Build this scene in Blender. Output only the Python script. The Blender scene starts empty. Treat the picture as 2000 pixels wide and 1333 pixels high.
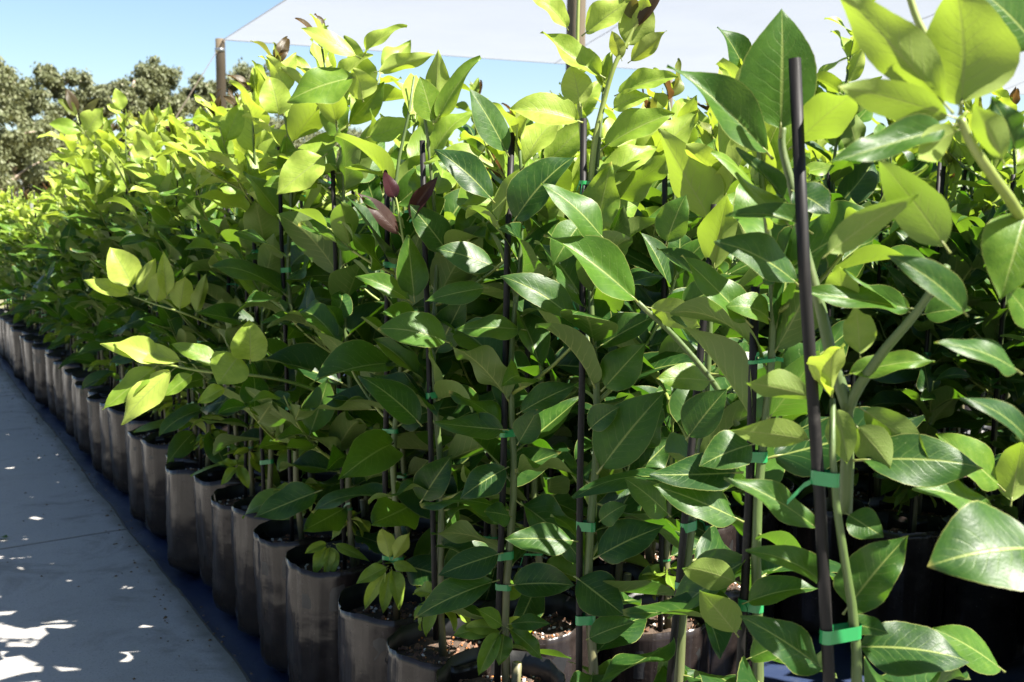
import bpy, bmesh, math, random
from mathutils import Vector, Matrix, noise
R = math.radians
scene = bpy.context.scene
COL = scene.collection

# ------------------------------------------------------------------ camera
FPX = 2200.0                       # focal length in pixels of the 2000 px wide photograph
PITCH, YAW = R(6.65), R(29.24)      # row of bags runs along +Y; camera looks right of it
CAM = Vector((0, 0, 1.05))
FH = Vector((math.sin(YAW), math.cos(YAW), 0))
RT = Vector((math.cos(YAW), -math.sin(YAW), 0))
FW = FH * math.cos(PITCH) + Vector((0, 0, -math.sin(PITCH)))
UP = RT.cross(FW)
cam = bpy.data.cameras.new('camera')
camo = bpy.data.objects.new('camera', cam); COL.objects.link(camo)
camo.matrix_world = Matrix(((RT.x, UP.x, -FW.x, CAM.x), (RT.y, UP.y, -FW.y, CAM.y), (RT.z, UP.z, -FW.z, CAM.z), (0, 0, 0, 1)))
cam.sensor_width = 23.5
cam.lens = 23.5 * FPX / 2000.0
cam.clip_start, cam.clip_end = 0.05, 3000
cam.dof.use_dof = True
cam.dof.focus_distance = 1.62
cam.dof.aperture_fstop = 7.5
scene.camera = camo
scene.render.resolution_x, scene.render.resolution_y = 1024, 682

# ------------------------------------------------------------------ light
SUN_EL = R(52)
SH = (RT * math.cos(R(25)) - FH * math.sin(R(25))).normalized()
SUN = SH * math.cos(SUN_EL) + Vector((0, 0, math.sin(SUN_EL)))
world = bpy.data.worlds.new('World'); scene.world = world; world.use_nodes = True
wn = world.node_tree; bg = wn.nodes['Background']
sky = wn.nodes.new('ShaderNodeTexSky'); sky.sky_type = 'NISHITA'; sky.sun_disc = False
sky.sun_elevation = SUN_EL; sky.sun_rotation = math.atan2(SH.x, SH.y)
sky.altitude = 50; sky.air_density = 1.0; sky.dust_density = 0.7; sky.ozone_density = 2.6
wn.links.new(sky.outputs[0], bg.inputs[0]); bg.inputs[1].default_value = 0.043
sl = bpy.data.lights.new('sun', 'SUN'); sl.energy = 5.0; sl.angle = R(0.53); sl.color = (1.0, 0.95, 0.86)
so = bpy.data.objects.new('sun', sl); COL.objects.link(so)
so.rotation_euler = SUN.to_track_quat('Z', 'Y').to_euler()
scene.view_settings.view_transform = 'Standard'; scene.view_settings.look = 'None'
scene.view_settings.gamma = 1.0; scene.view_settings.use_curve_mapping = False
scene.view_settings.exposure = 2.2
scene.render.engine = 'CYCLES'
scene.cycles.max_bounces = 5; scene.cycles.diffuse_bounces = 3; scene.cycles.glossy_bounces = 2; scene.cycles.transmission_bounces = 4; scene.cycles.transparent_max_bounces = 6

# ------------------------------------------------------------------ helpers
def P(px, py, z):                  # point at depth z that stands at a place of the photograph
    return CAM + (FW + RT * ((px - 1000) / FPX) - UP * ((py - 666.5) / FPX)) * z
def proj(p):
    d = p - CAM; z = d.dot(FW)
    if z < 0.05: return (-9999, -9999, z)
    return (1000 + FPX * d.dot(RT) / z, 666.5 - FPX * d.dot(UP) / z, z)
def S(v): return v if isinstance(v, tuple) and len(v) == 4 else (v[0], v[1], v[2], 1)

class NT:
    def __init__(s, name):
        s.m = bpy.data.materials.new(name); s.m.use_nodes = True
        s.t = s.m.node_tree; s.b = s.t.nodes['Principled BSDF']; s.o = s.t.nodes['Material Output']
    def n(s, kind, **kw):
        nd = s.t.nodes.new('ShaderNode' + kind)
        for k, v in kw.items(): setattr(nd, k, v)
        return nd
    def put(s, sock, v):
        if hasattr(v, 'is_output'): s.t.links.new(v, sock)
        elif isinstance(v, tuple) and len(v) == 3 and sock.type == 'RGBA': sock.default_value = S(v)
        else: sock.default_value = v
    def math(s, op, a, b=0.0, c=None, clamp=False):
        nd = s.n('Math', operation=op, use_clamp=clamp)
        s.put(nd.inputs[0], a); s.put(nd.inputs[1], b)
        if c is not None: s.put(nd.inputs[2], c)
        return nd.outputs[0]
    def mix(s, f, a, b, blend='MIX'):
        nd = s.n('Mix', data_type='RGBA', blend_type=blend)
        s.put(nd.inputs[0], f); s.put(nd.inputs[6], a); s.put(nd.inputs[7], b)
        return nd.outputs[2]
    def ss(s, x, lo, hi, a=0.0, b=1.0):
        nd = s.n('MapRange', interpolation_type='SMOOTHSTEP')
        s.put(nd.inputs[0], x); nd.inputs[1].default_value = lo; nd.inputs[2].default_value = hi
        nd.inputs[3].default_value = a; nd.inputs[4].default_value = b
        return nd.outputs[0]
    def noise(s, vec, scale, detail=3.0, rough=0.55, dist=0.0):
        nd = s.n('TexNoise'); s.put(nd.inputs['Vector'], vec)
        nd.inputs['Scale'].default_value = scale; nd.inputs['Detail'].default_value = detail
        nd.inputs['Roughness'].default_value = rough; nd.inputs['Distortion'].default_value = dist
        return nd.outputs['Fac']
    def map(s, vec, scale):
        nd = s.n('Mapping'); s.put(nd.inputs['Vector'], vec); nd.inputs['Scale'].default_value = scale
        return nd.outputs[0]
    def bump(s, h, strength, dist=0.01):
        nd = s.n('Bump'); s.put(nd.inputs['Height'], h)
        nd.inputs['Strength'].default_value = strength; nd.inputs['Distance'].default_value = dist
        s.t.links.new(nd.outputs[0], s.b.inputs['Normal']); return nd
    def set(s, **kw):
        for k, v in kw.items(): s.put(s.b.inputs[k.replace('_', ' ')], v)
    def obj(s): return s.n('TexCoord').outputs['Object']
    def rnd(s): return s.n('ObjectInfo').outputs['Random']

def mesh(name, v, f, mats, smooth=True, mi=None, uv=None):
    me = bpy.data.meshes.new(name); me.from_pydata([tuple(p) for p in v], [], f)
    for m in (mats if isinstance(mats, (list, tuple)) else [mats]): me.materials.append(m)
    if smooth: me.polygons.foreach_set('use_smooth', [True] * len(f))
    if mi: me.polygons.foreach_set('material_index', mi)
    if uv:
        l = me.uv_layers.new(name='UVMap'); d = []
        for fc in f:
            for i in fc: d += uv[i]
        l.data.foreach_set('uv', d)
    me.update(); return me
def link(name, me, parent=None, mat=None):
    o = bpy.data.objects.new(name, me); COL.objects.link(o)
    if parent is not None: o.parent = parent
    if mat is not None: o.matrix_basis = mat
    return o
def empty(name, loc):
    o = bpy.data.objects.new(name, None); o.location = loc; o.empty_display_size = 0.1; COL.objects.link(o); return o
def tag(o, label, cat, group=None):
    o['label'] = label; o['category'] = cat
    if group: o['group'] = group
    return o
def struct(o): o['kind'] = 'structure'; return o

def tube(pts, rad, n=7, cap=True, start=None):
    v, f = start if start else ([], [])
    b0 = len(v); pts = [Vector(p) for p in pts]; side = None
    for i, p in enumerate(pts):
        d = (pts[min(i + 1, len(pts) - 1)] - pts[max(i - 1, 0)]).normalized()
        if side is None: side = d.orthogonal().normalized()
        side = (side - d * side.dot(d)).normalized(); bi = d.cross(side)
        r = rad[i] if isinstance(rad, (list, tuple)) else rad
        for k in range(n):
            a = 2 * math.pi * k / n
            v.append(p + side * (r * math.cos(a)) + bi * (r * math.sin(a)))
    for i in range(len(pts) - 1):
        for k in range(n):
            a, b = b0 + i * n + k, b0 + i * n + (k + 1) % n
            f.append((a, b, b + n, a + n))
    if cap:
        f.append(tuple(b0 + k for k in reversed(range(n))))
        f.append(tuple(b0 + (len(pts) - 1) * n + k for k in range(n)))
    return v, f
def box(x0, x1, y0, y1, z0, z1):
    v = [(x, y, z) for z in (z0, z1) for y in (y0, y1) for x in (x0, x1)]
    return v, [(0, 2, 3, 1), (4, 5, 7, 6), (0, 1, 5, 4), (2, 6, 7, 3), (0, 4, 6, 2), (1, 3, 7, 5)]
def bez(a, b, c, n):
    a, b, c = Vector(a), Vector(b), Vector(c)
    return [a * (1 - t) ** 2 + b * (2 * t * (1 - t)) + c * t * t for t in [i / (n - 1) for i in range(n)]]
def poly(pts, n):                  # smooth curve through points
    pts = [Vector(p) for p in pts]; out = []
    for i in range(len(pts) - 1):
        p0, p1, p2, p3 = pts[max(i - 1, 0)], pts[i], pts[i + 1], pts[min(i + 2, len(pts) - 1)]
        for k in range(n):
            t = k / n
            out.append(0.5 * ((2 * p1) + (p2 - p0) * t + (2 * p0 - 5 * p1 + 4 * p2 - p3) * t * t + (3 * p1 - p0 - 3 * p2 + p3) * t ** 3))
    out.append(pts[-1]); return out

# ------------------------------------------------------------------ materials
def leaf_material():
    s = NT('citrus_leaf'); t = s.t
    info = s.n('ObjectInfo'); sep = s.n('SeparateColor'); t.links.new(info.outputs['Color'], sep.inputs[0])
    tone, var, purp = sep.outputs[0], sep.outputs[1], sep.outputs[2]
    uv = s.n('UVMap').outputs[0]; sx = s.n('SeparateXYZ'); t.links.new(uv, sx.inputs[0])
    u, v = sx.outputs[0], sx.outputs[1]
    au = s.math('ABSOLUTE', s.math('SUBTRACT', u, 0.5))
    mid = s.ss(au, 0.008, 0.03, 1.0, 0.0)
    edge = s.ss(au, 0.478, 0.499)
    ph = s.math('SUBTRACT', s.math('MULTIPLY', v, 10.0), s.math('MULTIPLY', au, 5.2))
    ph = s.math('ADD', ph, s.math('MULTIPLY', s.noise(uv, 3.0, 1.0), 0.9))
    w = s.math('SINE', s.math('MULTIPLY', ph, 6.2832))
    vein = s.math('MULTIPLY', s.ss(w, 0.86, 1.0), s.ss(au, 0.0, 0.44, 1.0, 0.15))
    blot = s.noise(s.obj(), 9.0, 2.0)
    rampn = s.n('ValToRGB'); el = rampn.color_ramp.elements
    el[0].position = 0.0; el[0].color = (0.012, 0.040, 0.009, 1)
    el[1].position = 1.0; el[1].color = (0.34, 0.42, 0.075, 1)
    e = el.new(0.35); e.color = (0.050, 0.118, 0.011, 1)
    e = el.new(0.7); e.color = (0.16, 0.245, 0.026, 1)
    tn = s.math('ADD', tone, s.math('MULTIPLY', s.math('SUBTRACT', blot, 0.5), 0.38))
    tn = s.math('ADD', tn, s.math('MULTIPLY', s.math('SUBTRACT', var, 0.5), 0.14), clamp=True)
    t.links.new(tn, rampn.inputs[0])
    top = rampn.outputs[0]
    top = s.mix(s.math('MULTIPLY', vein, 0.36), top, (0.14, 0.21, 0.05))
    top = s.mix(s.math('MULTIPLY', mid, 0.75), top, (0.25, 0.30, 0.08))
    top = s.mix(s.math('MULTIPLY', edge, 0.55), top, (0.32, 0.32, 0.09))
    # dried yellow tips on some leaves
    yt = s.math('MULTIPLY', s.ss(v, 0.93, 1.0), s.ss(var, 0.75, 0.95))
    top = s.mix(s.math('MULTIPLY', yt, 0.7), top, (0.42, 0.33, 0.08))
    spot = s.ss(s.noise(s.obj(), 42.0, 1.0), 0.70, 0.76)
    top = s.mix(s.math('MULTIPLY', spot, 0.35), top, (0.20, 0.24, 0.10))
    under = s.mix(0.62, top, s.mix(tone, (0.13, 0.18, 0.05), (0.34, 0.40, 0.09)))
    under = s.mix(s.math('MULTIPLY', s.math('MAXIMUM', vein, mid), 0.4), under, (0.26, 0.28, 0.10))
    bf = s.n('NewGeometry').outputs['Backfacing']
    col = s.mix(bf, top, under)
    col = s.mix(purp, col, (0.038, 0.011, 0.015))
    s.set(Base_Color=col, Roughness=s.math('ADD', s.math('MULTIPLY', blot, 0.16), s.math('ADD', s.math('MULTIPLY', bf, 0.16), 0.34)))
    s.b.inputs['Specular IOR Level'].default_value = 0.28
    h = s.math('ADD', s.math('MULTIPLY', vein, -0.34), s.math('MULTIPLY', mid, -0.5))
    h = s.math('ADD', h, s.math('MULTIPLY', s.noise(uv, 26.0, 1.0), 0.45))
    bp = s.bump(h, 0.35, 0.0012)
    tr = s.n('BsdfTranslucent')
    tc = s.mix(tone, (0.050, 0.160, 0.003), (0.38, 0.48, 0.034))
    tc = s.mix(s.math('MULTIPLY', s.math('MAXIMUM', vein, mid), 0.35), tc, (0.09, 0.13, 0.012))
    tc = s.mix(purp, tc, (0.10, 0.018, 0.014)); t.links.new(tc, tr.inputs[0])
    t.links.new(bp.outputs[0], tr.inputs['Normal'])
    mx = s.n('MixShader'); s.put(mx.inputs[0], s.math('ADD', s.math('MULTIPLY', tone, 0.10), 0.33))
    t.links.new(s.b.outputs[0], mx.inputs[1]); t.links.new(tr.outputs[0], mx.inputs[2])
    t.links.new(mx.outputs[0], s.o.inputs[0])
    return s.m
M_LEAF = leaf_material()

def stem_material(name, c0, c1, c2):
    s = NT(name); oc = s.obj(); sx = s.n('SeparateXYZ'); s.t.links.new(oc, sx.inputs[0])
    nz = s.noise(s.map(oc, (60, 60, 9)), 1.0, 4.0)
    hgt = s.math('ADD', sx.outputs[2], s.math('MULTIPLY', s.math('SUBTRACT', nz, 0.5), 0.22))
    col = s.mix(s.ss(hgt, 0.34, 0.62), c0, c1)
    col = s.mix(s.ss(nz, 0.45, 0.75), col, c2)
    s.set(Base_Color=col, Roughness=0.55); s.bump(s.noise(s.map(oc, (160, 160, 22)), 1.0, 3.0), 0.5, 0.002)
    return s.m
M_STEM = stem_material('green_bark', (0.11, 0.098, 0.05), (0.052, 0.085, 0.017), (0.095, 0.12, 0.036))
def simple(name, c, rough=0.5, var=0.25, scale=30, bump=0.0, spec=None, metal=0):
    s = NT(name); oc = s.obj(); nz = s.noise(oc, scale, 4.0)
    d = tuple(x * (1 - var) for x in c); l = tuple(min(1, x * (1 + var)) for x in c)
    s.set(Base_Color=s.mix(nz, d, l), Roughness=rough, Metallic=metal)
    if spec is not None: s.b.inputs['Specular IOR Level'].default_value = spec
    if bump: s.bump(s.noise(oc, scale * 2, 3.0), bump, 0.003)
    return s.m
M_SHOOT = simple('young_shoot', (0.16, 0.20, 0.04), 0.45, 0.25, 60)
M_PETIOLE = simple('petiole', (0.15, 0.17, 0.04), 0.45, 0.2, 80)
M_TIE = simple('green_tie_tape', (0.016, 0.19, 0.055), 0.32, 0.15, 40)
M_CUT = simple('cut_wood', (0.42, 0.34, 0.20), 0.8, 0.25, 120)

def stake_material():
    s = NT('black_stake'); oc = s.obj()
    n1 = s.noise(s.map(oc, (120, 120, 6)), 1.0, 4.0); n2 = s.noise(oc, 45, 3.0)
    col = s.mix(s.ss(n1, 0.4, 0.75), (0.006, 0.0052, 0.005), (0.016, 0.014, 0.0135))
    col = s.mix(s.ss(n2, 0.62, 0.8), col, (0.028, 0.025, 0.023))
    s.set(Base_Color=col, Roughness=s.math('ADD', s.math('MULTIPLY', n2, 0.25), 0.42)); s.bump(n1, 0.35, 0.002); s.b.inputs['Specular IOR Level'].default_value = 0.2
    return s.m
M_STAKE = stake_material()
def bag_material():
    s = NT('black_poly_bag'); oc = s.obj(); rnd = s.rnd()
    ofs = s.n('VectorMath', operation='ADD'); s.put(ofs.inputs[0], oc)
    cmb = s.n('CombineXYZ'); s.put(cmb.inputs[0], s.math('MULTIPLY', rnd, 7.0)); s.put(cmb.inputs[2], s.math('MULTIPLY', rnd, 3.0))
    s.t.links.new(cmb.outputs[0], ofs.inputs[1]); pc = ofs.outputs[0]
    crk = s.noise(s.map(pc, (14, 14, 40)), 1.0, 4.0, 0.6, 0.6)
    big = s.noise(s.map(pc, (46, 46, 2.0)), 1.0, 2.0)
    dust = s.noise(pc, 20, 5.0, 0.65)
    fine = s.noise(pc, 220, 2.0)
    sx = s.n('SeparateXYZ'); s.t.links.new(oc, sx.inputs[0])
    low = s.ss(s.math('ADD', sx.outputs[2], s.math('MULTIPLY', dust, 0.12)), 0.04, 0.20, 1.0, 0.0)
    col = s.mix(s.ss(dust, 0.42, 0.78), (0.014, 0.0106, 0.0096), (0.030, 0.0228, 0.0200))
    col = s.mix(s.math('MULTIPLY', low, 0.5), col, (0.034, 0.029, 0.026))
    col = s.mix(s.math('MULTIPLY', s.ss(fine, 0.70, 0.76), 0.3), col, (0.20, 0.18, 0.16))
    s.set(Base_Color=col, Roughness=s.math('ADD', s.math('MULTIPLY', dust, 0.22), 0.12))
    h = s.math('ADD', s.math('MULTIPLY', crk, 0.25), s.math('MULTIPLY', big, 1.0))
    s.bump(h, 0.5, 0.005); s.b.inputs['Specular IOR Level'].default_value = 0.32
    return s.m
M_BAG = bag_material()
M_BAGIN = simple('bag_inner_black', (0.012, 0.012, 0.012), 0.5, 0.3, 30, 0.3)
M_SOIL = simple('potting_soil', (0.055, 0.036, 0.024), 0.95, 0.5, 140, 0.9)
M_BARK = simple('bark_chip', (0.16, 0.085, 0.05), 0.9, 0.5, 200)
M_PERL = simple('perlite_grain', (0.6, 0.57, 0.52), 0.85, 0.12, 200)
M_PRILL = simple('orange_prill', (0.48, 0.17, 0.04), 0.5, 0.3, 200)

def concrete_material():
    s = NT('concrete'); oc = s.n('NewGeometry').outputs['Position']
    n1 = s.noise(oc, 1.6, 5.0, 0.6); n2 = s.noise(oc, 9, 5.0, 0.65); n3 = s.noise(oc, 170, 3.0, 0.7)
    st = s.noise(s.map(oc, (2.2, 0.35, 1)), 1.0, 4.0, 0.6, 0.8)
    col = s.mix(n1, (0.24, 0.23, 0.215), (0.35, 0.335, 0.315))
    col = s.mix(s.math('MULTIPLY', s.ss(n2, 0.5, 0.75), 0.4), col, (0.22, 0.205, 0.185))
    col = s.mix(s.math('MULTIPLY', s.ss(st, 0.55, 0.72), 0.55), col, (0.46, 0.455, 0.44))
    sx = s.n('SeparateXYZ'); s.t.links.new(oc, sx.inputs[0])
    edge = s.ss(s.math('ADD', sx.outputs[0], s.math('MULTIPLY', s.math('SUBTRACT', n2, 0.5), 0.10)), 0.585, 0.66)
    col = s.mix(s.math('MULTIPLY', edge, 0.7), col, (0.065, 0.062, 0.035))
    col = s.mix(s.math('MULTIPLY', s.ss(n3, 0.52, 0.72), 0.6), col, (0.15, 0.14, 0.135))
    blotch = s.noise(oc, 3.4, 6.0, 0.7, 0.8)
    col = s.mix(s.math('MULTIPLY', s.ss(blotch, 0.50, 0.66), 0.65), col, (0.15, 0.14, 0.125))
    pit = s.noise(oc, 75, 2.0)
    col = s.mix(s.math('MULTIPLY', s.ss(pit, 0.68, 0.76), 0.6), col, (0.09, 0.085, 0.08))
    s.set(Base_Color=col, Roughness=0.82)
    s.bump(s.math('ADD', s.math('MULTIPLY', n3, 0.35), n2), 0.5, 0.005)
    return s.m
M_CONC = concrete_material()
def mat_material():
    s = NT('weed_mat'); oc = s.n('NewGeometry').outputs['Position']
    wv = s.n('TexWave', wave_type='BANDS', bands_direction='X'); s.put(wv.inputs[0], oc); wv.inputs['Scale'].default_value = 150
    wv2 = s.n('TexWave', wave_type='BANDS', bands_direction='Y'); s.put(wv2.inputs[0], oc); wv2.inputs['Scale'].default_value = 110
    n = s.noise(oc, 12, 5.0, 0.65)
    col = s.mix(s.ss(n, 0.5, 0.8), (0.022, 0.034, 0.075), (0.055, 0.060, 0.08))
    s.set(Base_Color=col, Roughness=s.math('ADD', s.math('MULTIPLY', n, 0.4), 0.18))
    s.bump(s.math('ADD', s.math('MULTIPLY', s.math('ADD', wv.outputs[1], wv2.outputs[1]), 0.12), s.math('MULTIPLY', n, 1.0)), 0.5, 0.004)
    return s.m
M_MAT = mat_material()
def ground_material():
    s = NT('dry_grass_ground'); oc = s.n('NewGeometry').outputs['Position']
    n1 = s.noise(oc, 0.25, 5.0); n2 = s.noise(oc, 6, 5.0, 0.7)
    col = s.mix(s.ss(n1, 0.35, 0.65), (0.12, 0.13, 0.05), (0.26, 0.22, 0.13))
    col = s.mix(s.math('MULTIPLY', n2, 0.6), col, (0.09, 0.08, 0.045))
    s.set(Base_Color=col, Roughness=0.95); s.bump(n2, 0.8, 0.05)
    return s.m
M_GROUND = ground_material()
def sail_material():
    s = NT('shade_cloth'); oc = s.n('NewGeometry').outputs['Position']
    n = s.noise(oc, 0.9, 4.0)
    col = s.mix(n, (0.30, 0.305, 0.335), (0.345, 0.35, 0.38))
    s.set(Base_Color=col, Roughness=0.8)
    tr = s.n('BsdfTranslucent'); s.put(tr.inputs[0], col)
    tp = s.n('BsdfTransparent')
    m1 = s.n('MixShader'); m1.inputs[0].default_value = 0.45
    s.t.links.new(s.b.outputs[0], m1.inputs[1]); s.t.links.new(tr.outputs[0], m1.inputs[2])
    m2 = s.n('MixShader'); m2.inputs[0].default_value = 0.28
    s.t.links.new(m1.outputs[0], m2.inputs[1]); s.t.links.new(tp.outputs[0], m2.inputs[2])
    s.t.links.new(m2.outputs[0], s.o.inputs[0])
    return s.m
M_SAIL = sail_material()
def timber_material():
    s = NT('treated_timber'); oc = s.obj()
    g = s.noise(s.map(oc, (22, 22, 1.3)), 1.0, 5.0, 0.6, 0.5); n = s.noise(oc, 3, 3.0)
    col = s.mix(g, (0.055, 0.038, 0.022), (0.14, 0.10, 0.06)); col = s.mix(s.math('MULTIPLY', n, 0.5), col, (0.09, 0.085, 0.055))
    s.set(Base_Color=col, Roughness=0.85); s.bump(g, 0.6, 0.02); return s.m
M_TIMBER = timber_material()
M_ROPE = simple('rope', (0.085, 0.068, 0.05), 0.9, 0.3, 40, 0.5)
M_STEEL = simple('galvanised_steel', (0.35, 0.36, 0.37), 0.45, 0.2, 20, 0, None, 0.9)
M_GUM_TRUNK = simple('gum_bark', (0.36, 0.28, 0.22), 0.85, 0.45, 2.5, 0.5)
def gum_leaf_material():
    s = NT('gum_foliage'); oc = s.n('NewGeometry').outputs['Position']; n = s.noise(oc, 0.9, 4.0); n2 = s.noise(oc, 7, 2.0)
    col = s.mix(n, (0.075, 0.092, 0.038), (0.14, 0.15, 0.066)); col = s.mix(s.ss(n2, 0.6, 0.8), col, (0.24, 0.20, 0.12))
    s.set(Base_Color=col, Roughness=0.6)
    tr = s.n('BsdfTranslucent'); s.put(tr.inputs[0], (0.16, 0.16, 0.04, 1))
    m1 = s.n('MixShader'); m1.inputs[0].default_value = 0.22
    s.t.links.new(s.b.outputs[0], m1.inputs[1]); s.t.links.new(tr.outputs[0], m1.inputs[2]); s.t.links.new(m1.outputs[0], s.o.inputs[0])
    return s.m
M_GUM = gum_leaf_material()
M_LITTER = simple('dry_litter', (0.10, 0.065, 0.035), 0.9, 0.5, 90)

# ------------------------------------------------------------------ setting
struct(link('ground', mesh('ground', [(-900, -900, -0.05), (900, -900, -0.05), (900, 900, -0.05), (-900, 900, -0.05)], [(0, 1, 2, 3)], M_GROUND, False)))
rng = random.Random(5)
# weed mat under the bags: a gently rumpled sheet
nx, ny = 46, 90
v, f = [], []
for j in range(ny + 1):
    for i in range(nx + 1):
        x = 0.62 + (i / nx) ** 1.6 * 7.3; y = -0.6 + j / ny * 12.6
        z = -0.012 + 0.014 * noise.noise((x * 6, y * 4, 0)) + 0.010 * noise.noise((x * 19, y * 13, 3))
        v.append((x, y, z - (0.02 if i == 0 else 0)))
for j in range(ny):
    for i in range(nx): a = j * (nx + 1) + i; f.append((a, a + 1, a + nx + 2, a + nx + 1))
struct(link('weed_mat', mesh('weed_mat', v, f, M_MAT)))
# concrete path of poured slabs, each a piece with a worn edge and an open joint
path = struct(empty('concrete_path', (0, 0, 0)))
def slab(y0, y1):
    n = 60; v, f = [], []
    xs = [-4.0, -2.5, -1.2, -0.2, 0.4, 0.615]
    ring = []
    for j in range(n + 1):
        y = y0 + (y1 - y0) * j / n
        xe = 0.66 + 0.012 * noise.noise((y * 3.1, 1.7, 0)) + 0.005 * noise.noise((y * 17, 4.2, 0))
        row = [(x, y + 0.105 * (x - 0.66), 0.03) for x in xs]
        row += [(xe - 0.012, y, 0.029), (xe - 0.003, y, 0.024), (xe, y, 0.012), (xe + 0.002, y, -0.06)]
        ring.append(len(v)); v += row
    m = len(xs) + 4
    for j in range(n):
        for i in range(m - 1): a = j * m + i; f.append((a, a + 1, a + m + 1, a + m))
    for j, rev in ((0, 0), (n, 1)):      # joint faces
        b = len(v); base = j * m
        for i in range(m): p = v[base + i]; v.append((p[0], p[1] + (-0.004 if rev else 0.004), -0.06))
        for i in range(m - 1):
            q = (base + i, b + i, b + i + 1, base + i + 1); f.append(q if not rev else q[::-1])
    link('slab', mesh('slab', v, f, M_CONC, False), path)
for a, b in ((-3.0, 0.66), (0.672, 3.68), (3.694, 6.72), (6.732, 9.8), (9.812, 13)): slab(a, b)

# ------------------------------------------------------------------ leaf blades (shared by all leaves)
def leaf_mesh(k, fold, droop, wave, nw, twist, ph, asym):
    NV, NU, pet = 22, 8, 0.085
    v, uv, f, mi = [], [], [], []
    def prof(t): return 0.25 * (t ** 0.72) * ((1 - t) ** 1.08) / 0.2985 * (1 + 0.10 * (1 - t))
    # centre line bent by droop
    cl, ang = [], []
    p = Vector((0, 0, 0)); a = droop * 0.30
    n = 40
    for i in range(n + 1):
        cl.append(p.copy()); ang.append(a)
        p = p + Vector((0, math.cos(a), math.sin(a))) / n
        a -= droop * (0.5 + 1.2 * (i / n)) / n
    ch = (cl[-1] - cl[0]); L = ch.length; rot = math.atan2(ch.z, ch.y)
    def at(s):
        x = max(0, min(n - 1e-6, s * n)); i = int(x); q = x - i
        return cl[i].lerp(cl[i + 1], q), ang[i] * (1 - q) + ang[min(i + 1, n)] * q
    def fin(q):
        c, s_ = math.cos(-rot), math.sin(-rot)
        return Vector((q.x, (q.y * c - q.z * s_) / L, (q.y * s_ + q.z * c) / L))
    for i in range(NV + 1):
        t = i / NV; s_ = pet + (1 - pet) * t; c, an = at(s_)
        w = prof(min(max(t, 0.004), 0.997))
        if i % 2 and 2 < i < NV - 1: w *= 1.016
        w1 = 1 + 0.07 * noise.noise((t * 4.2, ph * 3, 1.0)); w2 = 1 + 0.07 * noise.noise((t * 4.2, ph * 3, 7.0))
        tw = twist * (t - 0.3)
        for j in range(NU + 1):
            u = -1 + 2 * j / NU; au = abs(u)
            sw = w * (1 + asym * (1 if u > 0 else -1)) * (w1 if u > 0 else w2)
            fo = fold * (1 - 0.45 * t)
            lx = u * sw * math.cos(fo); lz = au * sw * math.sin(fo) - 0.10 * sw * au * au * (1 if fold < 0.35 else 0.2)
            lz += wave * au ** 1.7 * math.sin(2 * math.pi * nw * t + ph + (1.4 if u > 0 else 0)) * (1 - 0.3 * t)
            lz += 0.010 * math.sin(t * 55 - au * 3) * (1 - au) * au
            x2 = lx * math.cos(tw) - lz * math.sin(tw); z2 = lx * math.sin(tw) + lz * math.cos(tw)
            q = c + Vector((x2, -math.sin(an) * z2, math.cos(an) * z2))
            v.append(fin(q)); uv.append((0.5 + u / 2 * 0.999, t))
    for i in range(NV):
        for j in range(NU): a = i * (NU + 1) + j; f.append((a, a + 1, a + NU + 2, a + NU + 1)); mi.append(0)
    # petiole
    pts = [fin(at(pet * q)[0]) for q in (0, 0.35, 0.7, 1.0, 1.6)]
    b = len(v); tv, tf = tube(pts, [0.016, 0.011, 0.011, 0.012, 0.004], 6, True)
    v += tv; uv += [(0.5, 0.0)] * len(tv)
    for fc in tf: f.append(tuple(i + b for i in fc)); mi.append(1)
    return mesh('leaf_blade', v, f, [M_LEAF, M_PETIOLE], True, mi, uv)
lr = random.Random(11)
LEAVES = [leaf_mesh(k, lr.uniform(0.12, 0.7), lr.uniform(-0.2, 1.4), lr.uniform(0.02, 0.08), lr.choice((1.0, 1.3, 1.7, 2.2)),
                    lr.uniform(-0.7, 0.7), lr.uniform(0, 6.28), lr.uniform(-0.10, 0.10)) for k in range(22)]
LEAVES_YOUNG = [leaf_mesh(k, lr.uniform(0.2, 0.8), lr.uniform(-0.4, 1.2), lr.uniform(0.035, 0.085), lr.choice((1.0, 1.5, 2.2)),
                    lr.uniform(-0.6, 0.6), lr.uniform(0, 6.28), lr.uniform(-0.08, 0.08)) for k in range(10)]
LEAVES_CALM = [leaf_mesh(k, lr.uniform(0.10, 0.38), lr.uniform(0.1, 0.8), lr.uniform(0.02, 0.055), lr.choice((0.8, 1.2, 1.7)),
                    lr.uniform(-0.4, 0.4), lr.uniform(0, 6.28), lr.uniform(-0.10, 0.10)) for k in range(12)]
LEAVES_ARCH = [leaf_mesh(k, lr.uniform(0.3, 0.6), lr.uniform(1.2, 1.9), lr.uniform(0.015, 0.04), 1.2,
                    lr.uniform(-0.4, 0.4), lr.uniform(0, 6.28), 0) for k in range(5)]

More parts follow.
